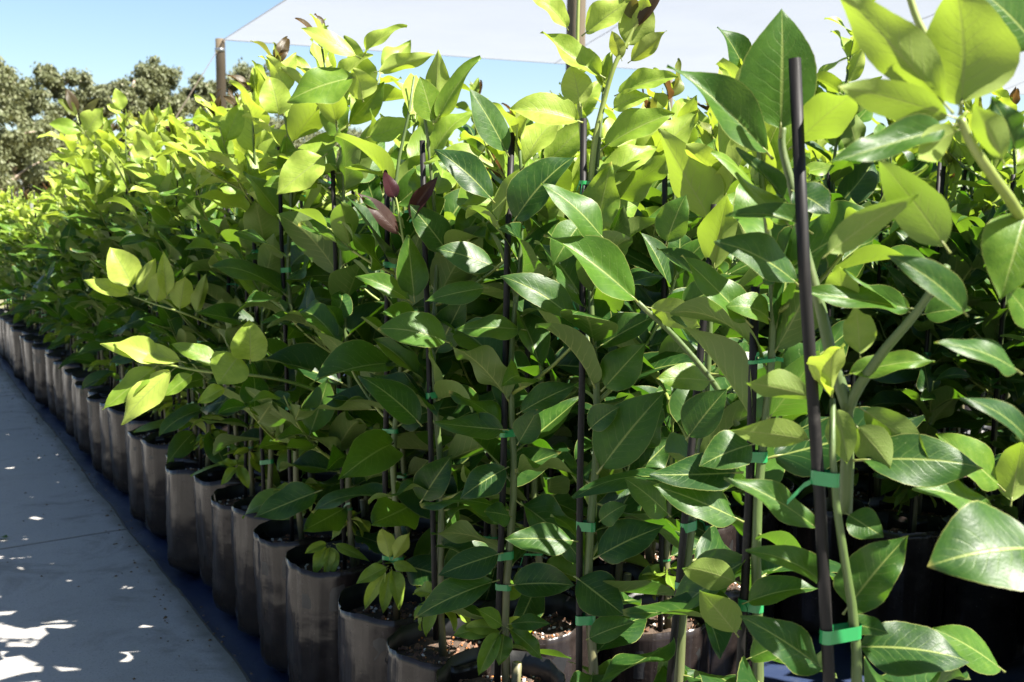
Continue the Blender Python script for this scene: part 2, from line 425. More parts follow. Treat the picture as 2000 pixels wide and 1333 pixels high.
# ------------------------------------------------------------------ bags and potting mix (shared meshes)
BAG_H, BAG_R = 0.322, 0.101
def bag_mesh(seed):
    g = random.Random(seed); N, H = 56, 20; v, f, mi = [], [], []
    o = g.uniform(0, 50)
    fl = [g.uniform(0, 6.28) for _ in range(3)]
    def rad(a, t):
        r = BAG_R * (0.985 + 0.035 * math.sin(t * 2.4))
        r += 0.0045 * noise.noise((math.cos(a) * 1.3 + o, math.sin(a) * 1.3, t * 1.1))
        r += 0.0042 * noise.noise((math.cos(a) * 5 + o, math.sin(a) * 5, t * 2.2))          # long vertical folds
        r += 0.0034 * noise.noise((math.cos(a) * 3 + o, math.sin(a) * 3, t * 16)) * (1.2 - t)   # slump wrinkles near the foot
        for q in fl:
            d = math.atan2(math.sin(a - q), math.cos(a - q)); r -= 0.004 * math.exp(-(d / 0.07) ** 2) * (0.4 + 0.6 * t)
        d = math.atan2(math.sin(a - fl[0] - 1.2), math.cos(a - fl[0] - 1.2)); r += 0.003 * math.exp(-(d / 0.045) ** 2)     # side seam
        if t < 0.08: r *= 1 - 0.22 * ((0.08 - t) / 0.08) ** 2
        return r
    def rim(a): return BAG_H + 0.012 * noise.noise((math.cos(a) * 1.1 + o, math.sin(a) * 1.1, 9)) + 0.002 * noise.noise((math.cos(a) * 3 + o, math.sin(a) * 3, 2))
    for i in range(H + 1):
        t = i / H
        for k in range(N):
            a = 2 * math.pi * k / N; r = rad(a, t)
            if t > 0.85: r += 0.008 * (t - 0.85) / 0.15 * noise.noise((math.cos(a) * 1.6 + o, math.sin(a) * 1.6, 5))
            v.append((r * math.cos(a), r * math.sin(a), rim(a) * t + 0.001))
    for i in range(H):
        for k in range(N):
            a, b = i * N + k, i * N + (k + 1) % N; f.append((a, b, b + N, a + N)); mi.append(0)
    last = H * N
    for step, (dr, dz) in enumerate(((0.0012, 0.0), (0.0022, 0.03), (0.003, 0.085))):
        b = len(v)
        for k in range(N):
            p = v[H * N + k]; rr = math.hypot(p[0], p[1]); q = (rr - dr) / rr
            v.append((p[0] * q, p[1] * q, p[2] - dz))
        for k in range(N): f.append((last + k, last + (k + 1) % N, b + (k + 1) % N, b + k)); mi.append(1 if step else 0)
        last = b
    f.append(tuple(reversed(range(N)))); mi.append(0)
    return mesh('grow_bag', v, f, [M_BAG, M_BAGIN], True, mi)
BAGS = [bag_mesh(100 + i) for i in range(9)]
def soil_mesh(seed):
    g = random.Random(seed); v, f, mi = [(0, 0, 0.282)], [], []
    N, RN = 26, 7
    for i in range(1, RN + 1):
        for k in range(N):
            a = 2 * math.pi * k / N; r = (BAG_R - 0.004) * i / RN
            v.append((r * math.cos(a), r * math.sin(a), 0.278 + 0.010 * noise.noise((r * 30 * math.cos(a) + seed, r * 30 * math.sin(a), 0)) + g.uniform(-0.0025, 0.0025)))
    for k in range(N): f.append((0, 1 + k, 1 + (k + 1) % N)); mi.append(0)
    for i in range(RN - 1):
        for k in range(N):
            a, b = 1 + i * N + k, 1 + i * N + (k + 1) % N; f.append((a, a + N, b + N, b)); mi.append(0)
    for q in range(230):
        a = g.uniform(0, 6.28); r = (BAG_R - 0.010) * math.sqrt(g.random())
        m = g.choices((1, 2, 3), (0.66, 0.17, 0.17))[0]
        s_ = {1: g.uniform(0.003, 0.008), 2: g.uniform(0.002, 0.005), 3: g.uniform(0.0016, 0.0024)}[m]
        c = Vector((r * math.cos(a), r * math.sin(a), 0.283 + 0.010 * noise.noise((r * 30 * math.cos(a) + seed, r * 30 * math.sin(a), 0)) - 0.003))
        rm = Matrix.Rotation(g.uniform(0, 6.28), 3, Vector((g.uniform(-1, 1), g.uniform(-1, 1), g.uniform(-1, 1))).normalized())
        ax = (s_ * g.uniform(0.7, 1.3), s_ * g.uniform(0.7, 1.3) * (0.6 if m == 1 else 1), s_ * (0.45 if m == 1 else 0.9))
        b = len(v)
        for d in ((1, 0, 0), (-1, 0, 0), (0, 1, 0), (0, -1, 0), (0, 0, 1), (0, 0, -1)):
            v.append(c + rm @ Vector((d[0] * ax[0], d[1] * ax[1], d[2] * ax[2])))
        for t in ((0, 2, 4), (2, 1, 4), (1, 3, 4), (3, 0, 4), (2, 0, 5), (1, 2, 5), (3, 1, 5), (0, 3, 5)):
            f.append(tuple(b + x for x in t)); mi.append(m)
    return mesh('potting_mix', v, f, [M_SOIL, M_BARK, M_PERL, M_PRILL], False, mi)
SOILS = [soil_mesh(40 + i) for i in range(4)]

def band_mesh(a, b, ra, rb, h, g, tails):
    # flat tape round stake (a) and stem (b), in the plane across them
    d = (b - a); d.z = 0; L = max(d.length, 1e-4); d = d / L; n_ = Vector((-d.y, d.x, 0)); v, f = [], []
    ring = []
    for k in range(9):
        t = math.pi / 2 + math.pi * k / 8; ring.append(a + d * (math.cos(t) * (ra + 0.0012)) + n_ * (math.sin(t) * (ra + 0.0012)))
    for k in range(9):
        t = -math.pi / 2 + math.pi * k / 8; ring.append(b + d * (math.cos(t) * (rb + 0.0012)) + n_ * (math.sin(t) * (rb + 0.0012)))
    m = len(ring); tilt = g.uniform(-0.12, 0.12)
    for dz in (-h / 2, h / 2):
        for p in ring: v.append((p.x, p.y, a.z + dz + tilt * (p - a).dot(d)))
    for k in range(m): f.append((k, (k + 1) % m, m + (k + 1) % m, m + k))
    if tails:
        kn = a + n_ * 0 - d * 0 + (CAM - a).normalized() * (ra + 0.003); kn.z = a.z
        for q in range(tails):
            dr = Vector((g.uniform(-1, 1), g.uniform(-1, 1), g.uniform(-0.9, 0.6))).normalized(); ln = g.uniform(0.02, 0.045)
            wv = dr.cross(Vector((0, 0, 1))).normalized() * 0.0; wz = Vector((0, 0, 0.0022))
            b0 = len(v); mid = kn + dr * ln * 0.5 + Vector((0, 0, 0.004)); e = kn + dr * ln
            for p in (kn, mid, e): v += [tuple(p - wz), tuple(p + wz)]
            f += [(b0, b0 + 2, b0 + 3, b0 + 1), (b0 + 2, b0 + 4, b0 + 5, b0 + 3)]
    return mesh('tie', v, f, M_TIE, False)

# ------------------------------------------------------------------ hero leaves read off the photograph: base, tip, depth, width, tone, kind
# kind: 'u' upper face towards the viewer, 'd' pale underside; plants are keyed by name
HERO = []     # (plant key, base, tip, width, tone, purple, kind, mesh set)
def H(key, z, items):
    for it in items:
        bx, by, tx, ty, w, tone = it[:6]
        kind = it[6] if len(it) > 6 else 'u'; pur = it[7] if len(it) > 7 else 0.0
        dz = it[8] if len(it) > 8 else -0.02
        zb = z; zt = z + dz
        HERO.append((key, P(bx, by, zb), P(tx, ty, zt), w * (zb + zt) / 2 / FPX, tone, pur, kind))
# stake by the camera
H('A', 0.99, [(1509, 311, 1304, 126, 96, .22), (1524, 270, 1527, 17, 140, .22), (1542, 292, 1672, 182, 84, .5, 'd', 0, -.09),
    (1545, 372, 1622, 418, 72, .05), (1539, 397, 1437, 289, 34, .1), (1548, 446, 1437, 337, 50, .42), (1587, 457, 1417, 424, 48, .2, 'a'),
    (1593, 778, 1456, 748, 62, .3, 'd'), (1593, 862, 1426, 840, 58, .42, 'd'), (1630, 790, 1655, 907, 62, .42, 'd'),
    (1668, 828, 1740, 913, 74, .35, 'd'), (1677, 795, 1818, 904, 70, .3, 'd'), (1666, 900, 1921, 915, 96, .05),
    (1800, 607, 1550, 570, 54, .25), (1785, 615, 1648, 525, 36, .35), (1800, 615, 1897, 605, 60, .2), (1647, 735, 1827, 705, 46, .45),
    (1602, 1039, 1415, 932, 62, .12), (1651, 1002, 1726, 1050, 62, .15), (1647, 1200, 1773, 1047, 96, .12), (1662, 1264, 1895, 1294, 112, .08),
    (1647, 1219, 1737, 1238, 44, .1), (1614, 1313, 1445, 1204, 82, .06), (1606, 1140, 1456, 1077, 58, .15, 'a'), (1561, 559, 1394, 472, 84, .15),
    (1640, 600, 1640, 520, 60, .5, 'd'), (1680, 700, 1672, 600, 60, .5, 'd')])
# plant at the right border, its shoot leaning towards the camera
H('B', 0.74, [(1876, 225, 1865, -25, 172, .62, 'd'), (1862, 222, 1629, -30, 98, .6, 'd'), (1869, 232, 1640, 172, 78, .5, 'd'),
    (1872, 244, 1614, 322, 66, .15), (1880, 250, 1790, 312, 60, .5, 'd'), (1962, 322, 1902, 202, 62, .5, 'd')])
H('B', 0.80, [(2030, 100, 1905, -25, 110, .2), (1856, 495, 1715, 311, 92, .35, 'd'), (1606, 505, 1794, 379, 58, .35, 'd'),
    (2010, 400, 1955, 585, 112, .5), (1890, 618, 1734, 499, 64, .12), (1996, 731, 1824, 671, 66, .08), (2010, 862, 1876, 776, 64, .05),
    (2045, 1073, 1811, 1107, 176, .06), (1985, 300, 1935, 190, 60, .12), (2020, 640, 1960, 560, 60, .3)])
H('B', 1.02, [(1962, 1313, 1820, 1227, 72, .3), (1974, 990, 1998, 863, 74, .5, 'd'), (1940, 998, 1782, 953, 60, .35), (1962, 960, 1827, 848, 80, .45)])
# front row, right to left
H('C', 1.22, [(1452, 923, 1269, 927, 84, .06), (1452, 1020, 1276, 949, 84, .1), (1475, 867, 1366, 912, 78, .08), (1443, 1245, 1366, 1152, 66, .35, 'd'),
    (1447, 1140, 1332, 1110, 62, .35, 'd'), (1505, 626, 1417, 600, 66, .4, 'a'), (1460, 150, 1402, 52, 62, .12), (1470, 640, 1330, 500, 70, .2),
    (1480, 560, 1590, 480, 60, .4), (1450, 1180, 1600, 1150, 60, .2), (1455, 1290, 1560, 1250, 60, .3)])
H('D', 1.38, [(1251, 596, 1063, 457, 98, .25), (1185, 476, 1056, 360, 74, .3), (1262, 600, 1368, 640, 56, .5, 'd'), (1395, 745, 1282, 740, 56, .42), 
    (1330, 600, 1420, 560, 60, .25), (1300, 480, 1340, 380, 62, .3), (1340, 860, 1420, 760, 74, .15), (1310, 1010, 1220, 935, 64, .2)])
H('E', 1.56, [(1183, 154, 1058, 62, 66, .72), (1138, 240, 996, 216, 82, .9), (1136, 71, 1234, 0, 62, .85), (1224, 96, 1264, -8, 66, .75, 'd', .1),
    (1226, 124, 1302, 60, 42, .85, 'd', .22), (1133, 210, 1115, 130, 60, .8, 'd'), (1174, 292, 1318, 222, 66, .7), (1200, 188, 1325, 150, 46, .8), (1110, 60, 1033, -5, 42, .9),
    (1195, 215, 1270, 190, 44, .9), (1215, 120, 1195, 60, 30, .85, 'd', .3), (1240, 60, 1300, -30, 22, .6, 'u', .9), (1235, 40, 1222, -20, 30, .6, 'u', .7),
    (1125, 628, 977, 540, 68, .15), (1166, 926, 1298, 765, 102, .2), (1163, 682, 1286, 615, 62, .18), (1174, 765, 1260, 671, 74, .25),
    (1121, 1125, 1219, 1202, 84, .06), (1159, 1092, 1298, 1028, 78, .06), (1129, 1058, 986, 1054, 62, .08), (1170, 1020, 1225, 985, 44, .25), (1150, 840, 1210, 795, 56, .1),
    (1145, 1250, 1240, 1215, 50, .15), (1140, 430, 1080, 520, 60, .3)])
H('F', 1.74, [(994, 307, 915, 172, 62, .15), (998, 442, 1125, 305, 92, .06), (966, 397, 847, 292, 62, .08), (975, 525, 851, 487, 62, .08), (1009, 810, 1131, 750, 52, .2),
    (994, 840, 849, 825, 58, .12), (1028, 645, 893, 645, 54, .35), (881, 671, 737, 643, 78, .25), (954, 562, 831, 589, 48, .25), (994, 912, 898, 975, 62, .04),
    (983, 1080, 855, 1125, 62, .04), (975, 1133, 810, 1208, 58, .04), (994, 1144, 1123, 1144, 72, .04), (1010, 870, 1050, 800, 52, .1), (1000, 1010, 945, 1000, 52, .05),
    (970, 440, 1015, 330, 40, .5, 'd'), (985, 1225, 930, 1190, 34, .3), (985, 1235, 975, 1300, 36, .35), (990, 1225, 1060, 1290, 34, .3), (980, 1230, 935, 1320, 36, .4), (992, 1220, 1075, 1220, 34, .15)])
H('G', 1.93, [(774, 392, 750, 334, 28, .3, 'u', 1.0), (787, 465, 694, 375, 32, .3, 'u', .92), (795, 432, 857, 343, 30, .3, 'u', .95), (810, 591, 797, 459, 60, .28), (806, 592, 694, 540, 38, .35),
    (825, 833, 699, 733, 68, .04), (821, 983, 883, 890, 68, .1), (851, 240, 939, 112, 46, .6), (849, 240, 855, 97, 56, .65, 'd'), (847, 245, 820, 150, 56, .5), (880, 500, 800, 400, 62, .1)])
H('I', 2.12, [(705, 116, 588, 56, 38, .95), (708, 112, 795, 53, 28, .85), (731, 142, 848, 108, 38, .8, 'd'), (700, 150, 560, 200, 80, .45), (710, 200, 690, 135, 56, .8, 'd'), (715, 270, 810, 240, 55, .8)])
H('J', 2.32, [(630, 957, 497, 1011, 64, .04), (560, 190, 520, 110, 40, .9, 'd'), (545, 230, 525, 150, 60, .85), (640, 300, 540, 380, 70, .8),
    (364, 709, 195, 671, 44, .9), (323, 711, 221, 671, 52, 1.0), (343, 718, 236, 831, 56, 1.0), (311, 712, 201, 801, 44, .6), (379, 728, 319, 776, 30, .6),
    (437, 714, 334, 673, 36, .55), (470, 690, 425, 752, 76, .75), (489, 711, 488, 626, 66, .85), (443, 756, 386, 788, 34, .6)])
H('K', 2.9, [(259, 577, 163, 547, 36, .9), (262, 566, 216, 484, 62, 1.0), (270, 581, 302, 506, 30, .8, 'd'), (304, 596, 317, 525, 40, .85, 'd'), (326, 585, 319, 491, 30, .9),
    (351, 609, 362, 540, 44, .85, 'd'), (382, 617, 403, 536, 30, .6, 'd')])
H('L', 3.9, [(165, 262, 95, 242, 30, .6), (165, 262, 203, 212, 50, .95), (150, 230, 112, 195, 20, .6, 'u', .5), (148, 225, 128, 172, 20, .5, 'u', .85), (160, 235, 195, 190, 14, .5, 'u', .7), (240, 218, 225, 172, 26, .9), (238, 222, 208, 205, 24, .9)])
H('I', 2.10, [(760, 1105, 695, 1140, 30, .6), (758, 1110, 712, 1192, 24, .95), (762, 1112, 748, 1200, 26, .75), (764, 1108, 778, 1190, 28, .7), (765, 1100, 815, 1118, 24, .85), (762, 1095, 745, 1035, 34, .85, 'd'), (766, 1095, 800, 1040, 34, .85, 'd')])
H('J', 2.36, [(640, 1062, 596, 1082, 22, .7), (640, 1066, 615, 1122, 26, .75), (642, 1066, 652, 1122, 28, .7), (645, 1066, 634, 1125, 20, .85), (650, 1062, 722, 1098, 22, .6)])
H('M', 2.90, [(466, 908, 425, 905, 16, .5), (464, 910, 432, 948, 20, .6), (467, 908, 475, 942, 18, .5), (468, 912, 486, 955, 20, .65)])
HPX = []
for h in HERO:
    c = proj((h[1] + h[2]) * 0.5); a = proj(h[1]); b = proj(h[2])
    HPX.append((c[0], c[1], c[2], math.hypot(a[0] - b[0], a[1] - b[1]) * 0.42 + 12))

# ------------------------------------------------------------------ saplings
def leaf_matrix(p, d, nrm, L, W, r=0.0):
    y = d.normalized(); z = (nrm - y * nrm.dot(y))
    if z.length < 1e-3: z = y.orthogonal()
    z.normalize(); x = y.cross(z)
    if r: 
        q = Matrix.Rotation(r, 3, y); x = q @ x; z = q @ z
    sx = W / 0.5
    m = Matrix((( x.x * sx, y.x * L, z.x * L, p.x), (x.y * sx, y.y * L, z.y * L, p.y), (x.z * sx, y.z * L, z.z * L, p.z), (0, 0, 0, 1)))
    return m
NLEAF = 0
def put_leaf(root, p, d, nrm, L, W, tone, g, pur=0.0, meshes=None):
    global NLEAF
    if meshes is None: meshes = LEAVES_YOUNG if tone > 0.62 else LEAVES
    o = link('leaf', g.choice(meshes), root, leaf_matrix(p - root.location, d, nrm, L, W))
    o.color = (max(0, min(1, tone)), g.random(), pur, 1); NLEAF += 1
    return o
def blocked(p, tipz=0.0):
    x, y, z = proj(p)
    for hx, hy, hz, hr in HPX:
        if z < hz + 0.03 and abs(x - hx) < hr and abs(y - hy) < hr: return True
    return False
ALLPLANTS = []
def sapling(x, y, top, seed, key=None, youth=0.6, bushy=1.0, low=0.33, stake=True, lean=(0, 0), stake_px=None, nbr=None, sprout=True, dens=1.0, joined=False, blk=True, rosette=None, srad=None, size=1.12, ties=None):
    g = random.Random(seed); root = empty('citrus_sapling', (x, y, 0.0)); loc = Vector((x, y, 0))
    tilt = Matrix.Rotation(g.uniform(0, 6.28), 4, 'Z')
    bag = link('grow_bag', g.choice(BAGS), root, Matrix.Rotation(R(g.gauss(0, 1.3)), 4, 'X') @ Matrix.Rotation(R(g.gauss(0, 1.3)), 4, 'Y') @ tilt @ Matrix.Diagonal((g.uniform(0.97, 1.05), g.uniform(0.97, 1.05), g.uniform(0.94, 1.01), 1)))
    soil = link('potting_mix', g.choice(SOILS), root, Matrix.Rotation(g.uniform(0, 6.28), 4, 'Z')); soil['kind'] = 'stuff'
    # stake and stem
    sa = Vector((x + g.uniform(-.02, .02), y + g.uniform(-.02, .02), 0.20)); sh = g.uniform(1.10, 1.2)
    sb = sa + Vector((g.gauss(0, .018) + lean[0], g.gauss(0, .018) + lean[1], sh - 0.20))
    if stake_px: sa, sb = stake_px
    sd = (sb - sa); srad = srad or g.uniform(0.0045, 0.0052)
    off = Vector((math.cos(g.uniform(-1.2, 0.6)), math.sin(g.uniform(-1.2, 0.6)), 0)) * 0.017
    if stake:
        pts = [sa.lerp(sb, i / 5) + Vector((g.gauss(0, .0012), g.gauss(0, .0012), 0)) - loc for i in range(6)]
        vv, ff = tube(pts, srad, 10); link('stake', mesh('stake', vv, ff, M_STAKE), root)
    stem = []; wob = g.uniform(0, 6.28); amp = g.uniform(.004, .010)
    n = 15
    for i in range(n):
        z = 0.275 + (top - 0.275) * i / (n - 1)
        q = (z - sa.z) / max(sd.z, .01); qq = min(q, 1.0)
        base = sa + sd * qq; base.z = z
        if q > 1: base += Vector((lean[0] * 0.5 + math.cos(wob) * 0.12, lean[1] * 0.5 + math.sin(wob) * 0.12, 0)) * (q - 1)
        stem.append(base + off * (1 + 0.3 * math.sin(i * 1.1 + wob)) + Vector((math.cos(wob + i * .9), math.sin(wob + i * 1.1), 0)) * amp * (i / n))
    rads = [0.0072 * (1 - 0.72 * (i / (n - 1)) ** 1.1) + 0.0004 for i in range(n)]
    vv, ff = tube([p - loc for p in stem], rads, 8); link('stem', mesh('stem', vv, ff, M_STEM), root)
    if g.random() < 0.45:       # sawn rootstock stub at the foot
        aa = g.uniform(0, 6.28); b = stem[0] + Vector((math.cos(aa), math.sin(aa), 0)) * 0.010
        vv, ff = tube([b - loc, b + Vector((math.cos(aa) * .006, math.sin(aa) * .006, g.uniform(.05, .08))) - loc], [.0085, .0078], 9)
        link('cut_stub', mesh('cut_stub', vv, ff, [M_STEM, M_CUT], True, [0] * (len(ff) - 1) + [1]), root)
    def at(z):
        t = max(0, min(n - 1.001, (z - 0.275) / (top - 0.275) * (n - 1))); i = int(t); return stem[i].lerp(stem[i + 1], t - i), rads[i]
    if stake:
        if ties is None:
            ties = []; zz = g.uniform(0.38, 0.46)
            while zz < sh - 0.04: ties.append((zz, g.choice((0.011, 0.008, 0.004)), g.choice((0, 2, 2, 3)))); zz += g.uniform(0.20, 0.36)
        for zz, th, tl in ties:
            q = (zz - sa.z) / sd.z; a = sa + sd * q; b, rb = at(zz)
            link('tie', band_mesh(a - loc, b - loc, srad, rb, th, g, tl), root)
    # foliage
    J = ([], [], [], []) if joined else None
    def leaf(p, d, L, W, tone, pur=0.0):
        nr = Vector((0, 0, .75)) + SUN * 0.8 + Vector((g.gauss(0, .5), g.gauss(0, .5), g.gauss(0, .25)))
        if blk and blocked(p + d.normalized() * L * 0.5): return
        put_leaf(root, p, d, nr, L, W, tone, g, pur)
    az = g.uniform(0, 6.28); z = max(low, 0.345) + g.uniform(0, .03); step = 0.029 / dens
    while z < top - 0.01:
        h = (z - 0.3) / (top - 0.3); p, r = at(z); az += 2.399 + g.gauss(0, .25)
        L = size * (0.108 + 0.034 * math.sin(math.pi * min(1, h * 1.1))) * g.uniform(.78, 1.18)
        if h > 0.9: L *= 1 - (h - .9) * 3.8
        el = R(-18 + 78 * h ** 1.1) + g.gauss(0, .32)
        d = Vector((math.cos(az) * math.cos(el), math.sin(az) * math.cos(el), math.sin(el)))
        tone = max(0.02, (h - (1 - youth)) / max(youth, .01)) ** .7 * 1.05 + g.gauss(.04, .09) if h > 1 - youth else abs(g.gauss(.06, .06))
        if h < 0.16 and g.random() < .4: tone = g.uniform(.35, .6)
        leaf(p, d, L, L * g.uniform(.40, .52), tone)
        z += step * g.uniform(.7, 1.3)
    for k in range(5):          # growing tip
        az += 2.4; el = R(g.uniform(35, 80)); L = g.uniform(.035, .085)
        leaf(stem[-1], Vector((math.cos(az) * math.cos(el), math.sin(az) * math.cos(el), math.sin(el))), L, L * .38, .85, g.choice((0, .0, .5, .9)) if sprout else 0)
    nb = nbr if nbr is not None else int(round(g.uniform(4, 7) * bushy))
    for k in range(nb):
        zb = 0.48 + (top - 0.62) * (k + g.random()) / max(nb, 1); h = (zb - .3) / (top - .3); p, r = at(zb); a = g.uniform(0, 6.28)
        ln = g.uniform(.14, .30) * (1.15 - .35 * h); el0 = R(g.uniform(25, 55)); dh = Vector((math.cos(a), math.sin(a), 0))
        e = p + dh * ln * math.cos(el0) + Vector((0, 0, ln * math.sin(el0)))
        if blk and blocked(e): continue
        pts = bez(p, p + dh * ln * .55 * math.cos(el0 * .6) + Vector((0, 0, ln * .35 * math.sin(el0))), e, 7)
        m = int(ln / .034 * dens) + 2; a2 = g.uniform(0, 6.28); cand = []
        for i in range(m):
            t = (i + .8) / m; q = pts[min(6, int(t * 6))].lerp(pts[min(6, int(t * 6) + 1)], t * 6 - int(t * 6)) if t < 1 else pts[-1]
            a2 += 2.4; sd2 = dh * .55 + Vector((math.cos(a2), math.sin(a2), 0)) * .9 + Vector((0, 0, g.uniform(-.1, 1.3)))
            L = size * g.uniform(.090, .135) * (1 if i < m - 2 else .7); th = h + .12 * t
            tone = max(0.03, (th - (1 - youth)) / max(youth, .01)) ** .7 + g.gauss(.05, .10) if th > 1 - youth else abs(g.gauss(.10, .08))
            if not (blk and blocked(q + sd2.normalized() * L * .5)): cand.append((q, sd2, L, tone, t))
        if len(cand) < .6 * m or max(c[4] for c in cand) < .8: continue      # a shoot is grown only where it can carry its leaves
        vv, ff = tube([q - loc for q in pts], [.0036 - .0022 * i / 6 for i in range(7)], 6); link('branch', mesh('branch', vv, ff, M_SHOOT), root)
        for q, sd2, L, tone, t in cand: leaf(q, sd2, L, L * g.uniform(.40, .52), tone)
    if (rosette if rosette is not None else g.random() < .5):   # yellowing cluster of small leaves low on the stem
        p, r = at(0.40 + g.uniform(-.02, .03))
        for k in range(g.randint(8, 12)):
            a = k * 2.4 + g.random(); el = R(g.uniform(-65, 10)); L = g.uniform(.050, .088)
            leaf(p, Vector((math.cos(a) * math.cos(el), math.sin(a) * math.cos(el), math.sin(el))), L, L * .42, g.uniform(.4, .9))
    # leaves read off the photograph
    if key:
        for (k2, b, t, w, tone, pur, kind) in HERO:
            if k2 != key: continue
            d = t - b; mid = (b + t) * .5; view = (CAM - mid).normalized()
            nr = view * (1.0 if kind != 'd' else -1.0) + Vector((0, 0, .55 if kind != 'd' else .35)) + SUN * (.25 if kind != 'd' else .1) + Vector((g.gauss(0, .12), g.gauss(0, .12), 0))
            o = put_leaf(root, b, d, nr, d.length, w * 1.06, tone, g, pur, LEAVES_ARCH if kind == 'a' else (LEAVES_CALM + LEAVES[:6] if tone < .6 else LEAVES_CALM[:4] + LEAVES_YOUNG))
    ALLPLANTS.append(root); return root, at
def shoot(root, pts, r0, r1, mat=None, n=4):
    q = poly(pts, n); m = len(q)
    vv, ff = tube([p - root.location for p in q], [r0 + (r1 - r0) * i / (m - 1) for i in range(m)], 7)
    return link('branch', mesh('branch', vv, ff, mat or M_SHOOT), root)

ORD = ['first', 'second', 'third', 'fourth', 'fifth', 'sixth', 'seventh', 'eighth', 'ninth', 'tenth', 'eleventh', 'twelfth', 'thirteenth', 'fourteenth', 'fifteenth',
       'sixteenth', 'seventeenth', 'eighteenth', 'nineteenth', 'twentieth', 'twenty-first', 'twenty-second', 'twenty-third', 'twenty-fourth', 'twenty-fifth', 'twenty-sixth', 'twenty-seventh', 'twenty-eighth', 'twenty-ninth', 'thirtieth']
ORD += ['thirty-' + q for q in ORD[:9]] + ['fortieth']
G1 = 'bagged citrus saplings along the path edge'
# nearest plant with the thick leaning stake
ps = (P(1621, 1333, 0.965), P(1553, 115, 0.945)); dd = (ps[1] - ps[0]).normalized(); ps = (ps[0] - dd * 0.40, ps[1])
A, atA = sapling(ps[0].x + .02, ps[0].y + .01, 0.89, 900, 'A', youth=.12, sprout=False, nbr=0, stake_px=ps, dens=.35, low=.5, rosette=False, srad=.0054, ties=[(P(1600, 925, .97).z, .012, 1), (P(1620, 1236, .97).z, .012, 0)])
shoot(A, [P(1657, 799, 1.0), P(1625, 700, 1.0), P(1602, 600, 1.0), P(1570, 480, 1.0), P(1548, 370, 1.0), P(1528, 290, 1.0), P(1530, 250, 1.0)], .0062, .003, M_STEM)
shoot(A, [P(1650, 1000, 1.01), P(1655, 900, 1.0), P(1657, 799, 1.0), P(1715, 700, .97), P(1790, 610, .93), P(1850, 520, .9)], .0068, .0030, M_STEM)
tag(A, 'nearest citrus sapling tied to a thick leaning black stake, big dark leaves', 'sapling', G1)
B, atB = sapling(0.84, 0.50, 1.12, 901, 'B', youth=.25, nbr=0, dens=.3, low=.5, rosette=False)
shoot(B, [P(2080, 700, .9), P(2040, 520, .84), P(1985, 410, .79), P(1940, 345, .76), P(1900, 285, .745), P(1876, 232, .74)], .005, .0030)
shoot(B, [P(1870, 150, .80), P(1803, 62, .80), P(1775, -10, .80), P(1760, -60, .8)], .0030, .0022)
tag(B, 'citrus sapling at the right border, blurred olive leaves leaning in close', 'sapling', G1)
C, _ = sapling(0.82, 0.90, 1.20, 902, 'C', youth=.3, nbr=3, dens=1.1, stake_px=(P(1440, 1480, 1.25), P(1478, 560, 1.23)), rosette=False, ties=[(P(1460, 1182, 1.24).z, .013, 1), (P(1470, 890, 1.24).z, .012, 0), (P(1475, 705, 1.24).z, .004, 2)])
tag(C, 'citrus sapling with pale sunlit stem and bright green tie band, next behind the nearest', 'sapling', G1)
D, _ = sapling(0.82, 1.06, 1.17, 903, 'D', youth=.3, nbr=4, dens=1.2, rosette=True, stake_px=(P(1300, 1440, 1.42), P(1395, 400, 1.42)), ties=[(P(1320, 1145, 1.42).z, .013, 0), (P(1340, 1030, 1.42).z, .012, 0), (P(1355, 800, 1.42).z, .012, 0)])
shoot(D, [P(1440, 830, 1.42), P(1395, 750, 1.41), P(1320, 660, 1.40), P(1262, 606, 1.38), P(1246, 590, 1.38)], .0045, .0028, M_STEM)
tag(D, 'citrus sapling with slanting stake and long green side branch pointing left', 'sapling', G1)
E, _ = sapling(0.81, 1.28, 1.22, 904, 'E', youth=.3, nbr=5, dens=1.3, stake_px=(P(1130, 1420, 1.58), P(1140, 232, 1.57)), sprout=False, ties=[(P(1140, 357, 1.57).z, .005, 3), (P(1140, 640, 1.57).z, .005, 2), (P(1140, 1030, 1.57).z, .013, 0), (P(1140, 1215, 1.57).z, .013, 0)])
shoot(E, [P(1150, 420, 1.58), P(1160, 290, 1.57), P(1178, 205, 1.57), P(1200, 130, 1.56), P(1226, 80, 1.56), P(1262, 0, 1.56), P(1280, -50, 1.56)], .0048, .002)
shoot(E, [P(1150, 400, 1.58), P(1135, 250, 1.59), P(1128, 130, 1.59), P(1130, 0, 1.59), P(1135, -60, 1.59)], .004, .002)
tag(E, 'citrus sapling with a tall lime and bronze shoot rising above the canopy', 'sapling', G1)
F_, _ = sapling(0.825, 1.51, 1.18, 905, 'F', youth=.28, nbr=6, dens=1.3, rosette=True, stake_px=(P(968, 1400, 1.77), P(1000, 260, 1.76)), ties=[(P(990, 845, 1.77).z, .012, 0), (P(985, 1085, 1.77).z, .013, 0), (P(985, 1145, 1.77).z, .010, 0), (P(1000, 443, 1.77).z, .004, 2)])
tag(F_, 'citrus sapling in the middle foreground, dark leaves and a small leaf rosette at its foot', 'sapling', G1)
Gp, _ = sapling(0.81, 1.70, 1.24, 906, 'G', youth=.3, nbr=7, dens=1.25, rosette=True, stake_px=(P(850, 1250, 1.95), P(826, 275, 1.94)))
shoot(Gp, [P(800, 520, 1.94), P(787, 465, 1.93), P(776, 400, 1.93), P(772, 385, 1.93)], .0026, .0016)
tag(Gp, 'citrus sapling with three purple new leaves and a stake top showing', 'sapling', G1)
I_, _ = sapling(0.81, 1.91, 1.29, 907, 'I', youth=.30, nbr=7, dens=1.0, size=1.25, rosette=True)
tag(I_, 'citrus sapling whose pale yellow tip leaves cross the shade sail edge', 'sapling', G1)
